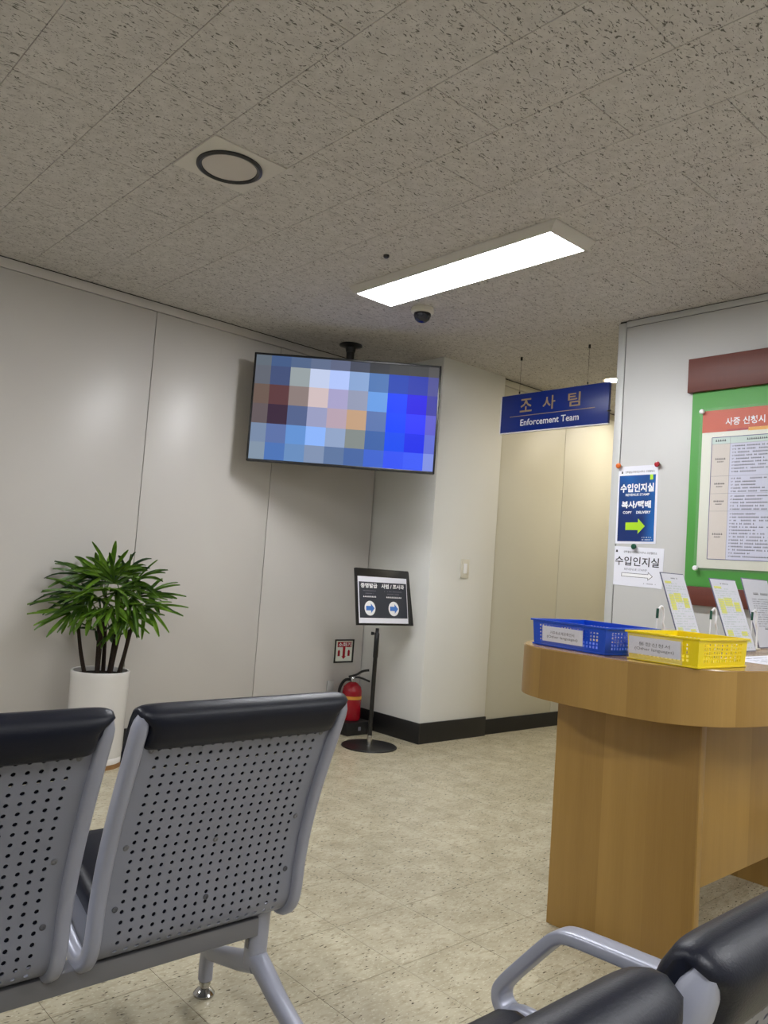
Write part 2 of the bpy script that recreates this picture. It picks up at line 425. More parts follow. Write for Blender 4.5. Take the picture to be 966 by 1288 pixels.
panel_light(2.665, -.6, 'rectangular light panel in the ceiling behind the viewer, on the right')
panel_light(-.1, -.6, 'rectangular light panel in the ceiling behind the viewer, on the left')
panel_light(-.6, 2.525, 'rectangular light panel in the ceiling out of view on the left')

panel_light(5.7, 2.9, 'added unseen fill light panel in the corridor ceiling, hidden behind the grey partition', 'fillcorr')  # unseen panel added to light the corridor wall evenly

t = thing('round_downlight', 'unlit round ceiling lamp with a dark ring on a smooth square plate', 'ceiling lamp', (1.406, 2.548, CEIL))
part('plate', box(B(), -.15, .15, -.15, .15, -.006, -.0005, .001), 'fixture', t)
part('ring', lathe(B(), [(.102, -.006), (.120, -.007), (.120, -.013), (.111, -.017), (.102, -.014), (.1, -.006)], seg=48), 'ring', t)
part('lens', lathe(B(), [(0, -.0095), (.0995, -.0095), (.0995, -.0065), (0, -.0065)], seg=48), 'lens', t)

t = thing('dome_camera', 'small ceiling dome security camera with white collar beyond the light panel', 'security camera', (2.961, 3.097, CEIL))
part('collar', lathe(B(), [(0, 0), (.062, 0), (.065, -.008), (.062, -.024), (.05, -.03), (0, -.03)]), 'ivory', t)
part('dome', lathe(B(), [(.047, -.03), (.048, -.042), (.04, -.062), (.025, -.075), (0, -.081)]), 'smoked', t)
t = thing('ceiling_sensor', 'tiny dark round sensor on the ceiling left of the light panel', 'sensor', (2.333, 2.707, CEIL))
part('body', lathe(B(), [(0, 0), (.014, 0), (.014, -.008), (.008, -.014), (0, -.014)], seg=16), 'ring', t)
def down(x, y, label):
    t = thing('corridor_downlight', label, 'downlight', (x, y, CEIL), 0, 'downlights of the corridor')
    part('trim_ring', lathe(B(), [(.062, 0), (.078, -.001), (.078, -.006), (.062, -.009)], seg=32), 'ivory', t)
    part('bulb', lathe(B(), [(0, -.006), (.055, -.006), (.061, -.002), (0, -.002)], seg=32), 'lampwarm', t)
down(4.83, 3.068, 'bright round downlight in the corridor ceiling behind the blue hanging sign')
down(6.0, 2.9, 'round corridor downlight further in, hidden behind the partition')

# ------------------------------------------------------------------ television
tc = Vector((2.985, 3.745, 2.035)); tn = Vector((-.655, -.745, 0)).normalized()
tu = Vector((0, 0, 1)).cross(tn).normalized()
TW, TH = 1.14, .665
t = thing('ceiling_television', 'large flat television hung from the ceiling, showing a blurred blue picture', 'television', (3.2, 4.0, 1.7))
Fm = Frame(tc-tu*TW/2-Vector((0, 0, TH/2)), tu, (0, 0, 1))
part('housing', Fm.slab(Fm.slab(B(), 0, TW, 0, TH, -.045, 0, .004), .2, TW-.2, .1, TH-.1, -.08, -.044, .01), 'blackmetal', t, world=True)
b = B()
for a in ((0, .012, 0, TH), (TW-.012, TW, 0, TH), (.012, TW-.012, 0, .014), (.012, TW-.012, TH-.012, TH)): Fm.slab(b, *a, .0002, .006, .001)
part('bezel', b, 'blackmetal', t, world=True)
GRID = ['5d6670 43587f 506282 5d6a86 5b627c 434756 333438 3c3c3c 3f3f3f 4e4c4c',
 '5d616b 424e72 90999c b9c4e0 a9bcee 829dc8 4a6fa8 1d3ea6 2536a0 4a4c8c',
 '67564e 593a3d 857774 c7b5b6 9f9ac0 8b92ab 6294d8 0a3cf5 1f12d9 3a3a98',
 '5f5558 3a2a3b 515f85 9296b8 ae9aa8 b8977a 5870a4 0a40f8 2a34f8 5a58c0',
 '72839e 596c9e 5f8bc8 86acee 8a9cbd 7d8482 3d5f9e 1448e6 1a2be0 5c68c8',
 '7c8c9e 4a6eac 6486b4 7b8ba8 5b7197 46629a 3e60c4 3450e8 3c58ec 7a8ad6']
b = B(); cl = b.loops.layers.float_color.new('Col')
sx = [.012, .105, .225, .345, .465, .585, .705, .825, .945, 1.065, TW-.012]; sy = [TH-.012, TH-.075, TH-.19, TH-.31, TH-.43, TH-.545, .014]
for r_, row in enumerate(GRID):
    for c_, h in enumerate(row.split()):
        f = b.faces.new([b.verts.new(Fm.p(x, y, .002)) for x, y in ((sx[c_], sy[r_+1]), (sx[c_+1], sy[r_+1]), (sx[c_+1], sy[r_]), (sx[c_], sy[r_]))])
        for l in f.loops: l[cl] = lin(h)
part('screen', b, 'screen', t, 0, world=True)
px, py = 3.2, 4.0
part('ceiling_flange', lathe(B(), [(0, CEIL), (.075, CEIL), (.075, CEIL-.008), (.035, CEIL-.02), (.03, CEIL-.05), (0, CEIL-.05)], (px, py, 0)), 'blackmetal', t, world=True)
part('drop_pole', lathe(B(), [(0, CEIL-.05), (.026, CEIL-.05), (.026, 1.95), (0, 1.95)], (px, py, 0)), 'blackmetal', t, world=True)
b = B(); bk = tc-tn*.08
sweep(b, [(px, py, 2.02), (bk.x, bk.y, 2.02)], rrect(.2, .16)); part('wall_arm', b, 'blackmetal', t, world=True).name = 'mount_arm'

# ------------------------------------------------------------------ blue hanging sign
t = thing('hanging_sign', 'blue corridor sign reading Enforcement Team hung on two wires from the ceiling', 'sign', (4.04, 2.995, 2.06))
Fm = Frame((4.04, 3.402, 2.060), (0, -1, 0), (0, 0, 1))
part('board', Fm.slab(B(), 0, .812, 0, .247, -.022, 0, .002), 'blue', t, world=True)
b = B(); Fm.slab(b, -.004, .816, -.007, -.0005, -.024, .002); Fm.slab(b, -.007, -.0005, 0, .247, -.024, .002); part('edge_strip', b, 'white', t, world=True)
b = B(); Fm.text(b, '조', .155, .25, .125, .212, .0015, .012); Fm.text(b, '사', .335, .43, .125, .212, .0015, .012); Fm.text(b, '팀', .525, .615, .125, .212, .0015, .012)
Fm.slab(b, .075, .72, .1, .104, .0004, .0012)
part('gold_lettering', b, 'gold', t, 0, world=True)
b = B(); Fm.text(b, 'Enforcement Team', .165, .61, .036, .078, .0015, .012); part('white_lettering', b, 'white', t, 0, world=True)
for y in (3.25, 2.735):
    b = tube(B(), [(4.029, y, 2.315), (4.029, y, CEIL)], .0009, 6); part('wire', b, 'blackmetal', t, world=True)
    b = lathe(B(), [(0, 0), (.005, 0), (.005, .014), (0, .014)], (4.029, y, 2.307), 10); lathe(b, [(0, 0), (.007, 0), (.007, -.022), (0, -.022)], (4.029, y, CEIL-.0005), 10)
    part('wire_clip', b, 'blackmetal', t, world=True)
part('end_screw', lathe(B(), [(0, 0), (.005, 0), (.005, .02), (0, .02)], (0, 0, 0), 10, Matrix.Translation((4.03, 2.588, 2.13)) @ Matrix.Rotation(math.pi/2, 4, 'X')), 'blackmetal', t, world=True)

# ------------------------------------------------------------------ posters on the partition
FW = lambda y, z, d=0: Frame((XR-d, y, z), (0, -1, 0), (0, 0, 1))
def pin(y, z, m, label, grp='push pins on the partition'):
    b = lathe(B(), [(0, 0), (.006, .001), (.006, .006), (.013, .01), (.015, .016), (.012, .022), (0, .025)], seg=20)
    bmesh.ops.transform(b, matrix=Matrix.Translation((XR-.0025, y, z)) @ Matrix.Rotation(-math.pi/2, 4, 'Y'), verts=b.verts)
    solo('push_pin', b, m, label, 'push pin', grp)
t = thing('direction_poster', 'blue poster with green arrow, pinned above a plain white one on the partition', 'poster', (XR, 2.21, 1.336))
Fm = Frame((XR-.0006, 2.328, 1.336), (0, -1, .012), (0, 0, 1))
part('sheet', Fm.slab(B(), 0, .234, 0, .412, 0, .001), 'paper', t, world=True)
part('blue_print', Fm.slab(B(), .012, .222, .012, .362, .0011, .0013), 'poster_blue', t, world=True)
b = B(); Fm.text(b, '수입인지실', .02, .214, .272, .318, .0016, .035); Fm.text(b, 'REVENUE STAMP', .052, .19, .252, .265, .0016, .02)
Fm.text(b, '복사/택배', .03, .2, .187, .226, .0016, .035); Fm.text(b, 'COPY', .04, .092, .158, .172, .0016, .03); Fm.text(b, 'DELIVERY', .118, .2, .158, .172, .0016, .03)
Fm.blobs(b, .155, .21, .034, .005, .0015, R); Fm.blobs(b, .15, .21, .022, .005, .0015, R)
part('white_lettering', b, 'white', t, 0, world=True)
def arrow(x0, x1, yc, hb, hh, xh): return [(x0, yc-hb), (xh, yc-hb), (xh, yc-hh), (x1, yc), (xh, yc+hh), (xh, yc+hb), (x0, yc+hb)]
b = Fm.poly(B(), arrow(.058, .17, .092, .02, .04, .13), .0014, .0018)
part('green_arrow', b, 'lime', t, 0, world=True)
part('green_tab', Fm.poly(B(), [(.19, .335), (.207, .335), (.207, .362), (.19, .362)], .0014, .0018), 'lime', t, 0, world=True)
b = B(); Fm.text(b, '양주출입국외국인사무소 고양출장소', .045, .215, .374, .386, .0012, .01); Fm.poly(b, [(.022, .374), (.032, .374), (.03, .386), (.024, .386)], .0011, .0014)
part('header_lettering', b, 'ink', t, 0, world=True)
pin(2.322, 1.752, 'pin_orange', 'orange round push pin at the top left of the blue poster')
pin(2.098, 1.75, 'pin_red', 'dark red round push pin at the top right of the blue poster')
t = thing('paper_notice', 'white paper notice with an outlined arrow, pinned directly under the blue poster', 'notice', (XR, 2.2, 1.12))
Fm = Frame((XR-.0006, 2.352, 1.118), (0, -1, -.022), (0, 0, 1))
part('sheet', Fm.slab(B(), 0, .303, 0, .205, 0, .001), 'paper', t, world=True)
b = B(); Fm.text(b, '수입인지실', .028, .28, .106, .154, .0015, .012); Fm.text(b, '양주출입국외국인사무소 고양출장소', .075, .265, .172, .184, .0012, .008)
Fm.poly(b, [(.028, .174), (.04, .174), (.038, .186), (.03, .186)], .0011, .0014)
part('black_lettering', b, 'ink', t, 0, world=True)
b = B(); Fm.text(b, 'REVENUE STAMP', .085, .215, .082, .093, .0014, 0); Fm.blobs(b, .2, .27, .02, .005, .0014, R); part('grey_lettering', b, 'greyink', t, 0, world=True)
b = Fm.poly(B(), arrow(.07, .25, .058, .01, .022, .222), .0011, .0014); part('arrow_outline', b, 'ink', t, 0, world=True)
b = Fm.poly(B(), arrow(.0725, .246, .058, .0078, .017, .2245), .0015, .0018); part('arrow_fill', b, 'white', t, 0, world=True)
pin(2.208, 1.322, 'pin_green', 'dark green round push pin between the blue poster and the white notice')

# ------------------------------------------------------------------ green notice board
YB0, YB1 = .55, 1.935
t = thing('notice_board', 'large green notice board with dark brown wooden rails along top and bottom', 'notice board', (XR, 1.2, 1.046))
o = part('green_panel', box(B(), XR-.012, XR-.001, YB0, YB1-.01, 1.137, 2.102, .001), 'green', t, world=True)
for nm, z0, z1, y1 in (('top_rail', 2.102, 2.274, YB1+.011), ('bottom_rail', 1.046, 1.136, YB1-.012)):
    o = part(nm, box(B(), XR-.03, XR-.001, YB0-.02, y1, z0, z1, .002), 'brown', t, world=True); uvmap(o, lambda c: (c.z, c.y))
t = thing('application_chart', 'printed visa application chart behind clear acrylic, mounted on the green board', 'poster', (XR, 1.3, 1.22))
Fm = Frame((XR-.018, 1.862, 1.228), (0, -1, 0), (0, 0, 1)); CW, CH = 1.15, .772
part('backing', Fm.slab(B(), 0, CW, 0, CH, 0, .004, .001), 'cream', t, world=True)
part('title_band', Fm.slab(B(), 0, CW, CH-.108, CH, .0041, .0045), 'orange', t, world=True)
b = B(); Fm.text(b, '사증 신청시 필요서류', .115, .46, CH-.080, CH-.042, .005, .02); part('title_lettering', b, 'white', t, 0, world=True)
b = B(); Fm.slab(b, .125, .225, CH-.108, CH-.098, .0046, .0048); Fm.slab(b, .325, .47, CH-.108, CH-.098, .0046, .0048); part('red_accent', b, 'darkred', t, world=True)
part('amber_accent', Fm.slab(B(), .226, .324, CH-.112, CH-.096, .0046, .0048), 'amber', t, world=True)
tx0, tx1, ty0, ty1, cx = .052, CW-.05, .045, CH-.135, .142
part('label_column', Fm.slab(B(), tx0, cx, ty0, ty1-.033, .0041, .0044), 'beigecell', t, world=True)
part('text_column', Fm.slab(B(), cx, tx1, ty0, ty1-.033, .0041, .0044), 'bluecell', t, world=True)
part('header_row', Fm.slab(B(), tx0, tx1, ty1-.033, ty1, .0041, .0044), 'mintcell', t, world=True)
b = B()
for a in ((tx0, tx1, ty0-.0015, ty0+.0015), (tx0, tx1, ty1-.0015, ty1+.0015), (tx0-.0015, tx0+.0015, ty0, ty1), (tx1-.0015, tx1+.0015, ty0, ty1)): Fm.slab(b, *a, .0045, .005)
rows = [ty1-.033, ty1-.19, ty1-.275, ty1-.36, ty0]
part('table_border', b, 'navy', t, world=True)
b = B()
for y in rows[:-1]: Fm.slab(b, tx0, tx1, y-.0005, y+.0005, .0045, .0048)
Fm.slab(b, cx-.0005, cx+.0005, ty0, ty1, .0045, .0048)
part('table_rules', b, 'greyink', t, world=True)
b = B(); rr2 = random.Random(3)
Fm.blobs(b, tx0+.018, cx-.018, ty1-.016, .010, .0049, rr2, 0); Fm.blobs(b, cx+.06, cx+.34, ty1-.016, .009, .0049, rr2, .1)
for a, c in zip(rows, rows[1:]):
    mid = (a+c)/2; Fm.blobs(b, tx0+.02, cx-.02, mid+.006, .008, .0049, rr2, 0); Fm.blobs(b, tx0+.03, cx-.03, mid-.008, .006, .0049, rr2, .2)
    y = a-.013
    while y > c+.006:
        ln = rr2.uniform(.08, .36); Fm.blobs(b, cx+.012, cx+.018, y, .005, .0049, rr2, 0); Fm.blobs(b, cx+.024, cx+.024+ln, y, .0065, .0049, rr2)
        if ln < .15 and rr2.random() < .5: Fm.blobs(b, cx+.22, cx+.22+rr2.uniform(.1, .25), y, .0065, .0049, rr2)
        if rr2.random() < .8: Fm.blobs(b, cx+.5, cx+.5+rr2.uniform(.1, .3), y, .0065, .0049, rr2)
        y -= .0155
part('table_print', b, 'ink', t, 0, world=True)
part('acrylic_cover', Fm.slab(B(), -.012, CW+.012, -.012, CH+.012, .0075, .0105, .001), 'clear', t, world=True)
for x, y in ((0, CH-.002), (0, -.002), (CW, CH-.002), (CW, -.002)):
    b = lathe(B(), [(0, 0), (.012, 0), (.012, .01), (.009, .013), (0, .013)], seg=20)
    bmesh.ops.transform(b, matrix=Matrix.Translation(Fm.p(x, y, .0106)) @ Matrix.Rotation(-math.pi/2, 4, 'Y'), verts=b.verts)
    part('standoff_cap', b, 'white', t, world=True)

# ------------------------------------------------------------------ light switch
t = thing('light_switch', 'small ivory light switch on the white column', 'light switch', (4.073, 3.672, 1.152))
Fm = Frame((4.033, 3.6715, 1.088), (1, 0, 0), (0, 0, 1))
part('plate', Fm.slab(B(), 0, .08, 0, .128, 0, .009, .003), 'ivory', t, world=True)
part('rocker', Fm.slab(B(), .024, .056, .03, .098, .0092, .013, .0015), 'white', t, world=True)

# ------------------------------------------------------------------ sign on a stand
sp = Vector((3.392, 3.757, 0)); t = thing('sign_stand', 'black pole sign stand on a round base, with two blue arrows, by the column', 'sign stand', sp)
part('base', lathe(B(), [(0, 0), (.172, 0), (.175, .003), (.172, .008), (.02, .011), (0, .011)], seg=64), 'blackmetal', t)
part('socket', lathe(B(), [(0, .011), (.017, .011), (.016, .03), (.0145, .07), (0, .07)], seg=24), 'chrome', t)
part('pole', lathe(B(), [(0, .07), (.0135, .07), (.0135, .55), (.016, .555), (.016, .70), (.011, .71), (.011, .735), (0, .735)], seg=24), 'blackmetal', t)
b = B(); lathe(b, [(0, 0), (.008, 0), (.011, .012), (.011, .02), (0, .02)], seg=12); bmesh.ops.transform(b, matrix=Matrix.Translation((-.012, .012, .70)) @ Matrix.Rotation(math.radians(-90), 4, Vector((.75, .66, 0))), verts=b.verts)
part('clamp_knob', b, 'blackmetal', t)
su = Vector((.737, -.676, 0)).normalized()
Fm = Frame((3.206, 3.732, .757), (1, 0, -.005), (0, .172, .985)); Fm.kx = 1.26; SW, SH = .36, .356
part('board', Fm.slab(B(), 0, SW, 0, SH, -.02, 0, .002), 'blackmetal', t, world=True)
b = B(); Fm.poly(b, [(SW+.001, 0), (SW+.026, .0), (SW+.008, SH-.004), (SW+.001, SH-.004)], -.03, -.008); part('side_flange', b, 'blackmetal', t, 0, world=True)
part('paper', Fm.slab(B(), .008, SW-.018, .012, SH-.052, .0005, .0015), 'paper', t, world=True)
part('dark_print', Fm.slab(B(), .014, SW-.022, .045, SH-.086, .0016, .0019), 'charcoal', t, world=True)
b = B(); Fm.text(b, '증명발급', .026, .135, .232, .262, .0023, .03); Fm.text(b, '사범 / 조사과', .163, .322, .232, .262, .0023, .03)
Fm.blobs(b, .04, .125, .178, .009, .0021, R, .1); Fm.blobs(b, .195, .3, .178, .009, .0021, R, .1)
part('white_lettering', b, 'white', t, 0, world=True)
for xc in (.082, .243): part('arrow_disc', Fm.poly(B(), [(xc+.036*math.cos(k*math.pi/14), .105+.046*math.sin(k*math.pi/14)) for k in range(28)], .002, .0023), 'white', t, 0, world=True)
b = B()
for x0, x1 in ((.035, .13), (.182, .305)):
    Fm.blobs(b, x0, x1, .215, .006, .0021, R, .15); Fm.blobs(b, x0+.02, x1-.02, .198, .006, .0021, R, .15)
part('grey_lettering', b, 'greyink', t, 0, world=True)
for xc in (.082, .243): part('blue_arrow', Fm.poly(B(), arrow(xc-.026, xc+.03, .105, .014, .03, xc+.006), .0025, .0028), 'arrowblue', t, 0, world=True)

# ------------------------------------------------------------------ extinguisher, its sign and card
ex, ey = 3.545, 4.135
t = thing('fire_extinguisher', 'red fire extinguisher standing in the corner on a black base', 'fire extinguisher', (ex, ey, 0))
part('stand', box(B(), -.105, .105, -.1, .105, 0, .085, .008), 'baseboard', t)
part('cylinder', lathe(B(), [(0, .086), (.06, .086), (.066, .095), (.066, .275), (.058, .305), (.035, .328), (.02, .336), (0, .338)], seg=40), 'redpaint', t)
part('label_band', lathe(B(), [(.0662, .225), (.067, .226), (.067, .245), (.0662, .246)], seg=40), 'amber', t)
part('tag', box(B(), -.01, .012, -.102, -.1003, .03, .055), 'greyink', t)
part('valve', lathe(B(), [(0, .338), (.018, .338), (.02, .36), (.014, .372), (0, .375)], seg=20), 'chrome', t)
lev = Matrix.Rotation(math.radians(-40), 4, 'Z')
b = sweep(B(), spline([(-.03, 0, .368), (.02, 0, .385), (.06, 0, .41), (.105, 0, .42)], 4), rrect(.02, .015), side=(0, 1, 0)); bmesh.ops.transform(b, matrix=lev, verts=b.verts); part('lever', b, 'blackmetal', t)
b = sweep(B(), spline([(-.02, 0, .36), (.04, 0, .368), (.115, 0, .345)], 4), rrect(.018, .013), side=(0, 1, 0)); bmesh.ops.transform(b, matrix=lev, verts=b.verts); part('handle', b, 'blackmetal', t)
b = tube(B(), spline([(-.012, .005, .352), (-.055, .02, .345), (-.085, .03, .29), (-.088, .03, .20), (-.086, .02, .13)], 6), .010, 10); part('hose', b, 'rubber', t)
t = thing('extinguisher_sign', 'black framed fire extinguisher sign with red arrow on the left wall', 'sign', (3.56, YL, .44))
Fm = Frame((3.476, YL-.002, .445), (1, 0, 0), (0, 0, 1)); ew, eh = .172, .16
part('backing', Fm.slab(B(), .002, ew-.002, .002, eh-.002, -.001, .004), 'cream', t, world=True)
b = B()
for a in ((0, .012, 0, eh), (ew-.012, ew, 0, eh), (.012, ew-.012, 0, .01), (.012, ew-.012, eh-.01, eh)): Fm.slab(b, *a, .0041, .009, .001)
part('frame', b, 'blackmetal', t, world=True)
b = B(); Fm.poly(b, [(.027, .106), (.152, .106), (.152, .142), (.027, .142)], .0042, .0045)
Fm.poly(b, [(.075, .106), (.075, .045), (.066, .045), (.0865, .024), (.107, .045), (.098, .045), (.098, .106)], .0042, .0045)
for x in (.042, .13): Fm.poly(b, [(x-.01, .045), (x+.01, .045), (x+.01, .078), (x+.003, .088), (x-.003, .088), (x-.01, .078)], .0042, .0045)
part('red_print', b, 'redpaint', t, 0, world=True)
b = B(); Fm.text(b, '소화기', .034, .146, .11, .138, .005, .02); part('lettering', b, 'white', t, 0, world=True)
b = box(B(), 3.435, 3.49, YL-.012, YL-.002, .255, .325, .002); solo('wall_card', b, 'trimgrey', 'small pale grey card low on the left wall beside the extinguisher', 'card')

# ------------------------------------------------------------------ potted palm
pc = Vector((1.754, 4.06, 0))
t = thing('potted_palm', 'green lady palm in a tall white pot against the left wall', 'potted plant', pc)
o = part('coaster', lathe(B(), [(0, 0), (.143, 0), (.143, .022), (0, .022)], seg=48), 'wooddark', t); uvmap(o, lambda c: (c.x, c.y))
part('pot', lathe(B(), [(0, .0225), (.140, .0225), (.142, .03), (.142, .050), (.1405, .053), (.142, .056), (.145, .455), (.147, .46), (.147, .482), (.144, .486), (.134, .484), (.13, .44), (0, .43)], seg=64), 'ceramic', t)
part('soil', lathe(B(), [(0, .472), (.07, .468), (.1315, .462), (.128, .4405), (0, .4405)], seg=32), 'soil', t)
rp = random.Random(21)
VR = Vector((.744, -.668, 0)); VF = Vector((.668, .744, 0))    # right and away, seen from the seat
def pw(sx_, z, dep): return VR*sx_+VF*dep+Vector((0, 0, z))    # local to pot
# px -> metres: (px-127)*.00425 to the right; z from height
fans = []
def fan(cpos, axis, up, nb, ln, m, spread=1.9, droop=.35):
    """cpos: hub, axis: direction of the middle blade"""
    axis = axis.normalized(); n = (up-axis*up.dot(axis)).normalized(); s = axis.cross(n)
    b = B()
    for k in range(nb):
        f = (k/(nb-1)-.5)*2; a = f*spread+rp.uniform(-.06, .06); d = axis*math.cos(a)+s*math.sin(a)
        l_ = ln*(1-.22*abs(f))*rp.uniform(.85, 1.25); w_ = .0108*rp.uniform(.8, 1.25); sd = n.cross(d).normalized()
        dr = droop*rp.uniform(.4, 1.5); lift = rp.uniform(-.1, .18); prev = None; K = 6
        for q in range(K+1):
            u = q/K; c = cpos+d*l_*u+n*(lift*l_*u)-Vector((0, 0, 1))*dr*l_*u*u
            ww = w_*(.3+.7*min(1, u*3.2))*(1 if u < .75 else max(.3, (1-(u-.75)/.25)**.5))
            ring = [b.verts.new(c-sd*ww+n*.003), b.verts.new(c-n*.003), b.verts.new(c+sd*ww+n*.003)]
            if prev:
                b.faces.new((prev[0], prev[1], ring[1], ring[0])); b.faces.new((prev[1], prev[2], ring[2], ring[1]))
            prev = ring
    bmesh.ops.solidify(b, geom=b.faces[:], thickness=.0006)
    return b
canes = []
for k, (sx_, dep, h, lean) in enumerate([(-.07, -.03, .72, -.06), (-.03, .03, .80, -.02), (0, -.05, .78, .0), (.03, .04, .86, .03), (.055, -.02, .78, .05), (.085, .02, .70, .04), (-.01, .07, .90, -.03), (.10, -.02, .74, .05)]):
    top = pw(sx_+lean, h, dep); base = pw(sx_, .455, dep)
    b = tube(B(), spline([base, base.lerp(top, .5)+Vector((rp.uniform(-.008, .008), 0, 0)), top], 6), .0105, 8, [1.15-.35*i/12 for i in range(13)])
    part('cane', b, 'cane', t); canes.append(top)
spec = [ # screen-right m, height, depth, axis(right,up,toward viewer), blades, length, mat
 (-.13, .99, 0, (-1, .35, .3), 7, .20, 'leaf'), (-.10, 1.00, .03, (-.3, 1, .2), 6, .17, 'leaf'), (.0, .98, -.02, (.1, 1, .3), 7, .20, 'leaf2'),
 (.06, .99, .05, (.6, .8, 0), 7, .20, 'leaf3'), (.15, .96, -.02, (1, .55, .2), 7, .22, 'leaf'), (.10, .93, -.1, (.9, .2, .5), 8, .22, 'leaf'),
 (-.07, .91, -.1, (-.8, .15, .6), 8, .23, 'leaf'), (-.15, .88, .02, (-1, .0, .1), 7, .22, 'leaf3'), (-.15, .79, -.12, (-.75, -.15, .7), 9, .20, 'leaf2'),
 (-.04, .83, -.14, (-.2, -.35, 1), 7, .17, 'leaf2'), (.03, .90, -.15, (.2, .3, 1), 8, .20, 'leaf2'), (.16, .86, -.1, (.9, -.1, .5), 9, .23, 'leaf'),
 (.22, .85, .0, (1, -.25, .2), 8, .21, 'leaf2'), (.19, .83, -.12, (.7, -.5, .7), 8, .19, 'leaf'), (.08, .84, -.16, (.5, .0, 1), 8, .18, 'leaf2'),
 (-.02, .94, .06, (-.4, .6, -.6), 7, .18, 'leaf3'), (.20, .92, .05, (.9, .4, -.3), 7, .2, 'leaf'), (-.10, .93, .0, (-.9, .3, .0), 7, .24, 'leaf3'),
 (.03, .96, .0, (.0, .9, .4), 7, .19, 'leaf'), (.05, .70, -.1, (.6, .2, .7), 6, .10, 'leaf'), (-.03, .68, -.08, (-.5, .3, .7), 5, .09, 'leaf3'), (.09, .88, .08, (.5, .5, -.5), 7, .18, 'leaf3'),
 (-.06, .87, -.05, (-.3, .3, .9), 8, .19, 'leaf3'), (.12, .90, -.05, (.3, .4, .9), 8, .2, 'leaf'),
 (-.09, .84, -.13, (-.9, -.3, .5), 8, .2, 'leaf'), (.06, .80, -.16, (.4, -.3, 1), 8, .16, 'leaf2'), (-.12, .86, -.06, (-.9, .1, .4), 8, .23, 'leaf'),
 (.15, .79, -.1, (.8, -.6, .5), 7, .17, 'leaf2'), (.0, .86, -.12, (.0, .5, .9), 8, .2, 'leaf2'), (-.05, .97, .0, (-.5, .9, .3), 6, .17, 'leaf2'), (.09, .97, .02, (.5, .9, .1), 6, .18, 'leaf')]
for sx_, z, dep, ax, nb, ln, mm in spec:
    hub = pw(sx_*.9+rp.uniform(-.02, .02), z+rp.uniform(-.03, .015), dep); a = VR*ax[0]+Vector((0, 0, ax[1]))-VF*ax[2]
    upv = Vector((0, 0, 1))*.9-VF*.55
    if abs(a.normalized().dot(upv.normalized())) > .9: upv = -VF
    bb = fan(hub, a, upv, nb, ln, mm, spread=rp.uniform(1.0, 1.9), droop=rp.uniform(.12, .38))
    for v in bb.verts:                    # leaves stop short of the wall
        lim = YL-.012-pc.y
        if v.co.y > lim: v.co.y = lim-(v.co.y-lim)*.12
        if v.co.y > YL-.006-pc.y: v.co.y = YL-.006-pc.y
    lf = part('palm_leaf', bb, mm, t)
    st = min(canes, key=lambda c: (c-hub).length)
    part('petiole', tube(B(), spline([st-Vector((0, 0, .05)), st.lerp(hub, .5)+Vector((0, 0, .02)), hub], 5), .0026, 6), 'leaf', lf)

# ------------------------------------------------------------------ beam seating
PROF = [(0, .81), (.07, .624), (.104, .51), (.121, .42), (.126, .36), (.137, .318), (.168, .293), (.215, .30), (.3, .335), (.42, .372), (.52, .385), (.565, .372)]
CURV = spline([(0, y, z) for y, z in PROF], 10)
ARC = [0]
for a, c in zip(CURV, CURV[1:]): ARC.append(ARC[-1]+(c-a).length)
def at_s(s):
    i = 0
    while i < len(ARC)-2 and ARC[i+1] < s: i += 1
    f = (s-ARC[i])/(ARC[i+1]-ARC[i]); p = CURV[i].lerp(CURV[i+1], f); tt = (CURV[i+1]-CURV[i]).normalized()
    return p, tt, Vector((0, tt.z, -tt.y))     # point, tangent, normal to the back / underside
def surf(x, s, off):
    p, tt, n = at_s(max(0.0001, s)); return Vector((x, p.y+n.y*off, p.z+n.z*off))
HW = .243
def shell_bm():
    b = B(); DX, DS = .0238, .021; nx = 17; s0 = .066; ns = 22; off = .002; x0 = -nx*DX/2; r_h = .0046
    cache = {}
    def V(x, s, o=off):
        k = (round(x, 5), round(s, 5), o)
        if k not in cache: cache[k] = b.verts.new(surf(x, s, o))
        return cache[k]
    for i in range(nx):
        for j in range(ns):
            cx_, cs = x0+(i+.5)*DX, s0+(j+.5)*DS
            per = [(DX/2, 0), (DX/2, DS/2), (0, DS/2), (-DX/2, DS/2), (-DX/2, 0), (-DX/2, -DS/2), (0, -DS/2), (DX/2, -DS/2)]
            P = [V(cx_+a, cs+c) for a, c in per]
            Hh = [b.verts.new(surf(cx_+r_h*math.cos(k*math.pi/4), cs+r_h*math.sin(k*math.pi/4), off)) for k in range(8)]
            Hi = [b.verts.new(surf(cx_+r_h*math.cos(k*math.pi/4), cs+r_h*math.sin(k*math.pi/4), off-.0018)) for k in range(8)]
            for k in range(8):
                j2 = (k+1) % 8
                b.faces.new((P[k], P[j2], Hh[j2], Hh[k])); b.faces.new((Hh[k], Hh[j2], Hi[j2], Hi[k]))
    send = s0+ns*DS
    def strip(xa, xb, sa, sb, n, nxs=2):
        for k in range(n):
            for q in range(nxs):
                xl, xr_ = xa+(xb-xa)*q/nxs, xa+(xb-xa)*(q+1)/nxs
                b.faces.new((V(xl, sa+(sb-sa)*k/n), V(xr_, sa+(sb-sa)*k/n), V(xr_, sa+(sb-sa)*(k+1)/n), V(xl, sa+(sb-sa)*(k+1)/n)))
    for sgn in (-1, 1): strip(sgn*nx*DX/2, sgn*(HW-.012), .02, send, 40)
    strip(-nx*DX/2, nx*DX/2, .02, s0, 4)
    strip(-HW+.012, HW-.012, send, ARC[-1]-.03, 24)
    return b
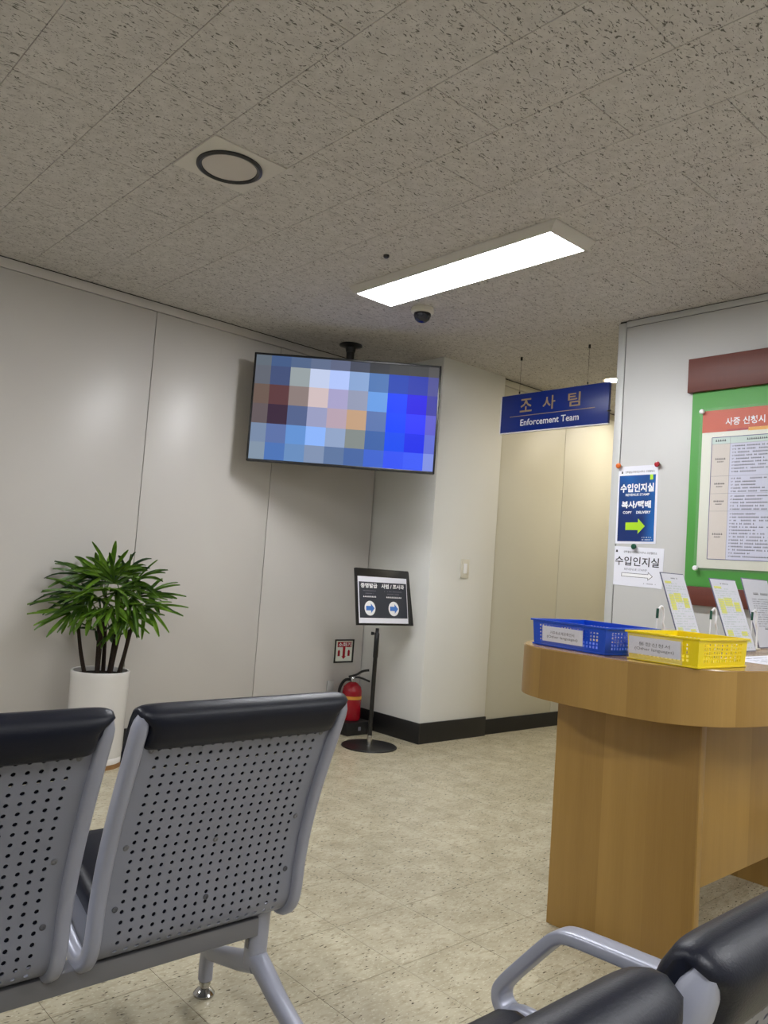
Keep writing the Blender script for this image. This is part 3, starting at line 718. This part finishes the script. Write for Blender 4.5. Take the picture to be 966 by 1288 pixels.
def rail_bm(x):
    P = [(x, surf(0, ARC[-1]*k/60, 0).y, surf(0, ARC[-1]*k/60, 0).z) for k in range(61)]
    sc = [1]*61; sc[0] = .55; sc[1] = .9; sc[-1] = .6
    return sweep(B(), P, rrect(.028, .036, 16, 3), side=(1, 0, 0), scale=sc)
def head_bm():
    sec = [(.014, .068, 1), (.022, .060, 1), (.027, .04, 1), (.027, .014, 1), (.023, -.004, .4), (.012, -.013, 0), (-.008, -.018, 0), (-.022, -.013, 0), (-.034, -.003, 0), (-.039, .02, 0), (-.040, .06, 0), (-.036, .105, 0), (-.028, .125, 0), (-.006, .125, .8), (-.002, .08, 1)]
    b = B(); p0, tt, n = at_s(.001); n = Vector(n)
    xs = [-1, -.993, -.975, -.95, -.915, -.87, -.8, -.4, 0, .4, .8, .87, .915, .95, .975, .993, 1]; sh = [.62, .74, .85, .92, .96, .985, 1, 1, 1, 1, 1, .985, .96, .92, .85, .74, .62]
    cen = (-.008, .04); rings = []
    for x, k in zip(xs, sh):
        ring = []
        for nn, dn, narrow in sec:
            a = cen[0]+(nn-cen[0])*k; c = cen[1]+(dn-cen[1])*(1-(1-k)*.5); hw = .253-.028*narrow
            ring.append(b.verts.new(Vector((x*hw, 0, 0))+p0+n*a+tt*c))
        rings.append(ring)
    q = len(sec)
    for a, c in zip(rings, rings[1:]):
        for k in range(q): b.faces.new((a[k], a[(k+1) % q], c[(k+1) % q], c[k]))
    b.faces.new(rings[0][::-1]); b.faces.new(rings[-1])
    b2 = b
    bmesh.ops.subdivide_edges(b2, edges=[e for e in b2.edges], cuts=0)
    return b2
def pad_bm(sa, sb, thick, hw=.222, n=18, off=-.0025):
    b = B(); rings = []
    for k in range(n+1):
        s = sa+(sb-sa)*k/n; e = min(k, n-k); f = [.35, .8, 1][min(e, 2)]
        sec = []
        for x, o_ in ((-1, 0), (-1, .5), (-.97, .85), (-.88, 1), (-.4, 1), (0, 1), (.4, 1), (.88, 1), (.97, .85), (1, .5), (1, 0), (0, 0)):
            sec.append(b.verts.new(surf(x*hw*(1-.03*(1-f)), s, off-thick*o_*f)))
        rings.append(sec)
    q = 12
    for a, c in zip(rings, rings[1:]):
        for k in range(q): b.faces.new((a[k], a[(k+1) % q], c[(k+1) % q], c[k]))
    b.faces.new(rings[0][::-1]); b.faces.new(rings[-1]); return b
SHELL = mesh('seat_shell', shell_bm(), 'shell', 50)
RAILS = [mesh('side_rail', rail_bm(s*HW), 'silver', 50) for s in (-1, 1)]
HEAD = mesh('headrest', head_bm(), 'leather', 60)
BACK = mesh('back_pad', pad_bm(.135, .50, .022), 'leather', 50)
SEAT = mesh('seat_pad', pad_bm(.57, ARC[-1]-.02, .045, .19), 'leather', 50)
def screw_me(m):
    b = lathe(B(), [(.0062, 0), (.0062, .0012), (.0045, .0022), (.0022, .0022), (.0018, .0012), (0, .0012)], seg=14); return mesh('screw', b, m, 40)
SC, SCD = screw_me('screw'), screw_me('screw_dark')
def seat_unit(parent, x):
    sh = link('seat_shell', SHELL, parent, (x, 0, 0))
    for r_ in RAILS: link('side_rail', r_, sh)
    link('headrest', HEAD, sh); link('back_pad', BACK, sh); link('seat_pad', SEAT, sh)
    for sx_, s, me_ in ((-.206, .078, SC), (.206, .078, SC), (-.206, .295, SC), (.206, .295, SC), (0, .315, SC), (-.206, .425, SCD), (.206, .425, SCD), (0, .445, SCD)):
        p, tt, n = at_s(s); o = link('screw', me_, sh, surf(sx_, s, .0022)); o.rotation_mode = 'QUATERNION'; o.rotation_quaternion = Vector((0, 0, 1)).rotation_difference(n)
    return sh
def leg(parent, x, y0):
    """cast leg: post under the beam, one arm forward with a levelling foot, one back"""
    def w(y): return y-y0
    b = B()
    P = spline([(x, w(1.607), .30), (x, w(1.612), .22), (x, w(1.612), .165)], 5)
    sweep(b, P, rrect(.05, .046, 16, 3), side=(1, 0, 0))
    P = spline([(x, w(1.60), .172), (x, w(1.67), .148), (x, w(1.785), .118), (x, w(1.815), .108), (x, w(1.823), .088), (x, w(1.823), .038)], 5)
    sweep(b, P, rrect(.034, .036, 14, 3), side=(1, 0, 0), scale=[1.45-.5*min(1, i/13) for i in range(len(P))])
    P = spline([(x, w(1.615), .185), (x, w(1.56), .155), (x, w(1.49), .115), (x, w(1.38), .07), (x, w(1.30), .055), (x, w(1.275), .038)], 5)
    sweep(b, P, rrect(.046, .036, 14, 3), side=(1, 0, 0), scale=[1.1-.35*min(1, i/20) for i in range(len(P))])
    lg = part('leg_frame', b, 'silver', parent, 50)
    b = B(); sweep(b, [(x-.0262, w(1.61), .255), (x-.0262, w(1.612), .205)], rrect(.002, .014, 12, 2), side=(1, 0, 0)); part('recess', b, 'beam', lg)
    for yy in (1.823, 1.273):
        b = lathe(B(), [(0, .0), (.026, 0), (.0275, .006), (.02, .015), (.012, .02), (.012, .026), (.015, .028), (.015, .036), (0, .037)], (x, w(yy), 0), 24); part('levelling_foot', b, 'chrome', lg)
    return lg
t1 = thing('waiting_bench', 'waiting bench with perforated grey seat backs, at left in front of the palm', 'bench', (.4, 1.415, 0))
for x in (.945, .393, -.159): seat_unit(t1, x-.4)
part('beam', sweep(B(), [(-.86, .192, .262), (.722, .192, .262)], rrect(.05, .045, 16, 8), side=(0, 1, 0)), 'beam', t1)
leg(t1, 1.14-.4, 1.415); leg(t1, -.4, 1.415)
T2Y = .306
t2 = thing('waiting_bench', 'nearest waiting bench with black padded headrests and a silver armrest loop, lower right', 'bench', (.9, T2Y, 0))
for x in (.908, .356): seat_unit(t2, x-.9)
part('beam', sweep(B(), [(-.82, .192, .262), (.235, .192, .262)], rrect(.05, .045, 16, 8), side=(0, 1, 0)), 'beam', t2)
leg(t2, .19, 1.415); leg(t2, -.7, 1.415)
AX = 1.158
AP = [(.36, .556), (.5, .556), (.6, .553), (.70, .549), (.758, .545), (.782, .535), (.802, .516), (.845, .468), (.880, .427), (.892, .405), (.886, .384), (.86, .374), (.77, .366), (.68, .362), (.60, .352)]
P = spline([(AX-.9, y-T2Y, z) for y, z in AP], 5)
part('armrest', sweep(B(), P, rrect(.042, .022, 20, 5), side=(1, 0, 0)), 'silver', t2, 50)

# ------------------------------------------------------------------ counter
ct = thing('writing_counter', 'beech veneer writing counter with a rounded top and slab legs', 'counter', (2.79, 1.34, 0))
def outline(a, bb_, n=96, e=3.3):
    o = []
    for k in range(n):
        th = 2*math.pi*k/n; c, s = math.cos(th), math.sin(th)
        o.append((a*math.copysign(abs(c)**(2/e), c), bb_*math.copysign(abs(s)**(2/e), s)))
    return o
O1 = outline(.742, .414)
def ring_band(z0, z1, O, Oi):
    b = B(); n = len(O); V4 = [[b.verts.new((x, y, z)) for x, y in o_] for o_, z in ((O, z0), (O, z1), (Oi, z1), (Oi, z0))]
    for q in range(4):
        a, c = V4[q], V4[(q+1) % 4]
        for k in range(n): b.faces.new((a[k], a[(k+1) % n], c[(k+1) % n], c[k]))
    return b
O2 = outline(.722, .394)
ZT, ZB = .905, .75
band = part('band', ring_band(ZB, ZT-.003, O1, O2), 'wood', ct, 30)
acc = [0]
for k in range(1, len(O1)): acc.append(acc[-1]+math.hypot(O1[k][0]-O1[k-1][0], O1[k][1]-O1[k-1][1]))
def arcu(c):
    k = min(range(len(O1)), key=lambda q: (O1[q][0]-c.x)**2+(O1[q][1]-c.y)**2); return (acc[k]+.04, c.z)
uvmap(band, arcu)
b = B(); vb = [b.verts.new((x*.998, y*.997, ZT-.0028)) for x, y in O1]; vt = [b.verts.new((x*.996, y*.994, ZT)) for x, y in O1]
n = len(O1); b.faces.new(vt); b.faces.new(vb[::-1])
for k in range(n): b.faces.new((vb[k], vb[(k+1) % n], vt[(k+1) % n], vt[k]))
top = part('top', b, 'woodtop', ct, 30); uvmap(top, lambda c: (c.x*.3, c.y))
b = B(); vb = [b.verts.new((x*.998, y*.997, ZB+.004)) for x, y in O2]; vt = [b.verts.new((x*.998, y*.997, ZB+.02)) for x, y in O2]; b.faces.new(vt); b.faces.new(vb[::-1])
for k in range(n): b.faces.new((vb[k], vb[(k+1) % n], vt[(k+1) % n], vt[k]))
o = part('underside', b, 'woodtop', ct, 30); uvmap(o, lambda c: (c.x*.3, c.y))
for x0_, x1_ in ((2.27, 2.30), (3.28, 3.31)):
    o = part('slab_leg', box(B(), x0_-2.79, x1_-2.79, 1.09-1.34, 1.587-1.34, 0, ZB, .001), 'wood', ct); uvmap(o, lambda c: (c.y+2.105, c.z) if True else 0)
o = part('modesty_panel', box(B(), 2.301-2.79, 3.279-2.79, 1.10-1.34, 1.122-1.34, .262, ZB, .001), 'wood', ct); uvmap(o, lambda c: (c.x*.8+1.21, c.z))
b = B(); box(b, 2.568-2.79, 2.60-2.79, 1.34-.431-1.34, -.4135, .80, .835, .003)
lt = part('cup_bracket', b, 'ivory', ct)

# baskets
def basket(name, label, m, c, rz, lx, ly, title, tdraw, h=.082, glossy_sleeve=False):
    """ly: side facing the seats (local -X face), lx: depth"""
    t = thing(name, label, 'basket', (c[0], c[1], ZT+.0005), rz, 'plastic baskets on the counter')
    fl = .005
    b = B()
    def wall(A, Bp, nx, skip):   # A,Bp bottom corners; top corners flare
        A, Bp = Vector(A), Vector(Bp); At, Bt = A*(1), Bp*(1)
        At = Vector((A.x+math.copysign(fl, A.x), A.y+math.copysign(fl, A.y), h)); Bt = Vector((Bp.x+math.copysign(fl, Bp.x), Bp.y+math.copysign(fl, Bp.y), h))
        def Q(u, v): return (A.lerp(Bp, u)).lerp(At.lerp(Bt, u), v)
        nz = 7
        for i in range(nx):
            for j in range(nz):
                u0_, u1_, v0_, v1_ = i/nx, (i+1)/nx, j/nz, (j+1)/nz
                if 1 <= j <= 5 and not skip(i, nx):
                    a, c_ = .19, .17
                    o4 = [Q(u0_, v0_), Q(u1_, v0_), Q(u1_, v1_), Q(u0_, v1_)]
                    um, vm = (u1_-u0_)*a, (v1_-v0_)*c_
                    i4 = [Q(u0_+um, v0_+vm), Q(u1_-um, v0_+vm), Q(u1_-um, v1_-vm), Q(u0_+um, v1_-vm)]
                    ov = [b.verts.new(p) for p in o4]; iv = [b.verts.new(p) for p in i4]
                    for k in range(4): b.faces.new((ov[k], ov[(k+1) % 4], iv[(k+1) % 4], iv[k]))
                else: b.faces.new([b.verts.new(p) for p in (Q(u0_, v0_), Q(u1_, v0_), Q(u1_, v1_), Q(u0_, v1_))])
    X, Y = lx/2, ly/2; sk = lambda i, n_: i < 2 or i >= n_-2
    wall((-X, -Y, .002), (-X, Y, .002), int(ly/.0125), sk); wall((X, -Y, .002), (X, Y, .002), int(ly/.0125), sk)
    wall((-X, -Y, .002), (X, -Y, .002), int(lx/.0125), sk); wall((-X, Y, .002), (X, Y, .002), int(lx/.0125), sk)
    b.faces.new([b.verts.new(p) for p in ((-X, -Y, .002), (X, -Y, .002), (X, Y, .002), (-X, Y, .002))])
    bmesh.ops.remove_doubles(b, verts=b.verts, dist=.0002)
    bmesh.ops.recalc_face_normals(b, faces=b.faces); bmesh.ops.solidify(b, geom=b.faces[:], thickness=.0016)
    part('body', b, m, t, 30)
    b = B(); xo, yo = X+fl, Y+fl
    sweep(b, [(-xo, -yo, h), (xo, -yo, h), (xo, yo, h), (-xo, yo, h)], rrect(.009, .005, 12, 3), side=None, closed=True) if False else None
    for a in ((-xo-.006, xo+.006, -yo-.006, -yo+.001), (-xo-.006, xo+.006, yo-.001, yo+.006), (-xo-.006, -xo+.001, -yo, yo), (xo-.001, xo+.006, -yo, yo)): box(b, *a, h-.003, h+.003, .0012)
    part('rim', b, m, t)
    b = B()
    for a in ((-X-.004, X+.004, -Y-.004, -Y+.001), (-X-.004, X+.004, Y-.001, Y+.004), (-X-.004, -X+.001, -Y, Y), (X-.001, X+.004, -Y, Y)): box(b, *a, 0, .005, .0012)
    part('foot_rim', b, m, t)
    # label on the -X face; local frame, u runs towards -Y (to the reader's right)
    y0, y1, v0, v1 = tdraw
    n_ = Vector((-h, 0, -fl)).normalized(); up = Vector((-fl, 0, h)).normalized()
    Fl = Frame(Vector((-X-.0025, y0, .002)), (0, -1, 0), up)
    cw = y0-y1
    lb = part('label_card', Fl.slab(B(), 0, cw, v0, v1, .0015, .0022), 'paper', t)
    q = B(); Fl.text(q, title, cw*.2, cw*.8, v0+(v1-v0)*.5, v0+(v1-v0)*.72, .0026, .0); Fl.text(q, '(Other languages)', cw*.12, cw*.88, v0+(v1-v0)*.2, v0+(v1-v0)*.42, .0026, .0)
    part('lettering', q, 'ink', lb, 0)
    part('clear_sleeve', Fl.slab(B(), -.006, cw+.006, max(.001, v0-.016), v1+.008, .0030, .0034), 'fog' if glossy_sleeve else 'clear', t)
    return t
basket('blue_basket', 'blue perforated plastic basket at the rounded end of the counter', 'blueplastic', (2.26, 1.457), math.radians(-8), .24, .295, '거주숙소제공확인서', (.105, -.065, .014, .062), .08)
basket('yellow_basket', 'yellow perforated plastic basket at the front edge of the counter', 'yellowplastic', (2.262, 1.142), math.radians(-3), .262, .216, '통합신청서', (.105, -.06, .016, .066), .08, True)

# acrylic stands leaning back
def stand(label, xr, yb, wd, z1, lean, kind, seed):
    t = thing('document_stand', label, 'document stand', (xr-wd/2, yb, ZT+.0005), 0, 'acrylic document stands on the counter')
    L_ = (z1-ZT)/math.cos(lean); Fm = Frame((-wd/2, 0, 0), (1, 0, 0), (0, math.sin(lean), math.cos(lean)))
    part('acrylic_back', Fm.slab(B(), 0, wd, .002, L_, -.004, -.0015, .0006), 'acrylic_edge', t)
    part('foot', box(B(), -wd/2, wd/2, -.045, .01, 0, .0025, .0008), 'clear', t)
    part('paper', Fm.slab(B(), .004, wd-.004, .006, L_-.004, -.001, -.0004), 'paper', t)
    r_ = random.Random(seed); b, y_, g = B(), B(), B(); h_ = L_
    if kind == 'form':
        Fm.blobs(b, wd*.35, wd*.65, h_*.93, .004, -.0003, r_, .2)
        for k in range(26):
            yy = h_*(.86-.032*k)
            Fm.blobs(g, wd*.08, wd*(.9 if k % 3 else .6), yy, .0042, -.0003, r_, .35)
        for x0_, x1_, a, c in ((.08, .35, .86, .89), (.1, .3, .52, .72), (.32, .62, .62, .74), (.66, .88, .55, .68), (.1, .3, .22, .3), (.62, .85, .22, .28), (.1, .9, .13, .165)):
            Fm.poly(y_, [(wd*x0_, h_*a), (wd*x1_, h_*a), (wd*x1_, h_*c), (wd*x0_, h_*c)], -.00035, -.0003)
        part('highlighted_cells', y_, 'yellowhi', t, 0)
        part('form_print', g, 'greentext', t, 0)
    else:
        y_.free()
        Fm.blobs(b, wd*.3, wd*.85, h_*.78, .009, -.0003, r_, .2); Fm.blobs(b, wd*.4, wd*.8, h_*.28, .008, -.0003, r_, .15)
        for k in range(13): Fm.blobs(g, wd*.2, wd*.9, h_*(.7-.032*k), .004, -.0003, r_, .25)
        part('small_print', g, 'greyink', t, 0)
    part('heading', b, 'ink', t, 0)
    part('acrylic_front', Fm.slab(B(), 0, wd, .002, L_, .0004, .0018, .0006), 'clear', t)
    return t
LN = math.radians(19.5)
stand('slanted clear stand with a yellow-highlighted form, behind the yellow basket, left one', 2.78, 1.335, .168, 1.174, LN, 'form', 1)
stand('slanted clear stand with a yellow-highlighted form, right one, its lower corner past the yellow basket', 3.07, 1.276, .215, 1.168, LN, 'form', 2)
stand('plain white printed sheet in a stand at the right edge of the picture', 3.515, 1.345, .255, 1.183, math.radians(17), 'sheet', 3)

def hook(x, y, label):
    t = thing('wire_hook', label, 'wire hook', (x, y, ZT+.0005), 0, 'white hooks with green tips on the counter')
    part('base', box(B(), -.01, .07, -.012, .012, 0, .006, .002), 'ivory', t)
    part('straight_wire', tube(B(), [(0, 0, .006), (.006, 0, .118)], .0022, 8), 'white', t)
    part('green_tip', tube(B(), [(.006, 0, .113), (.008, 0, .145)], .0045, 10), 'greentip', t)
    part('curved_wire', tube(B(), spline([(.016, .004, .137), (.028, 0, .152), (.044, 0, .146), (.048, 0, .122), (.044, 0, .10), (.052, 0, .088), (.056, 0, .07), (.056, 0, .006)], 5), .0035, 8), 'white', t)
hook(2.435, 1.34, 'white hook with a green tip between the blue basket and the left document stand')
hook(2.797, 1.332, 'white hook with a green tip between the two highlighted forms')
hook(3.135, 1.33, 'white hook with a green tip in front of the plain printed sheet')
# sheet under a clear film on the counter
t = thing('printed_sheet', 'white printed sheet lying flat on the counter right of the yellow basket', 'paper sheet', (2.78, 1.07, ZT+.0003))
Fm = Frame((-.22, -.11, 0), (1, 0, 0), (0, 1, 0))
part('paper', Fm.slab(B(), 0, .44, 0, .23, 0, .0006), 'paper', t)
b = B(); Fm.blobs(b, .12, .38, .19, .012, .0007, R, .2); part('heading', b, 'ink', t, 0)
b = B()
for k in range(7): Fm.blobs(b, .06, .4, .155-.018*k, .006, .0007, R, .25)
part('small_print', b, 'greyink', t, 0)
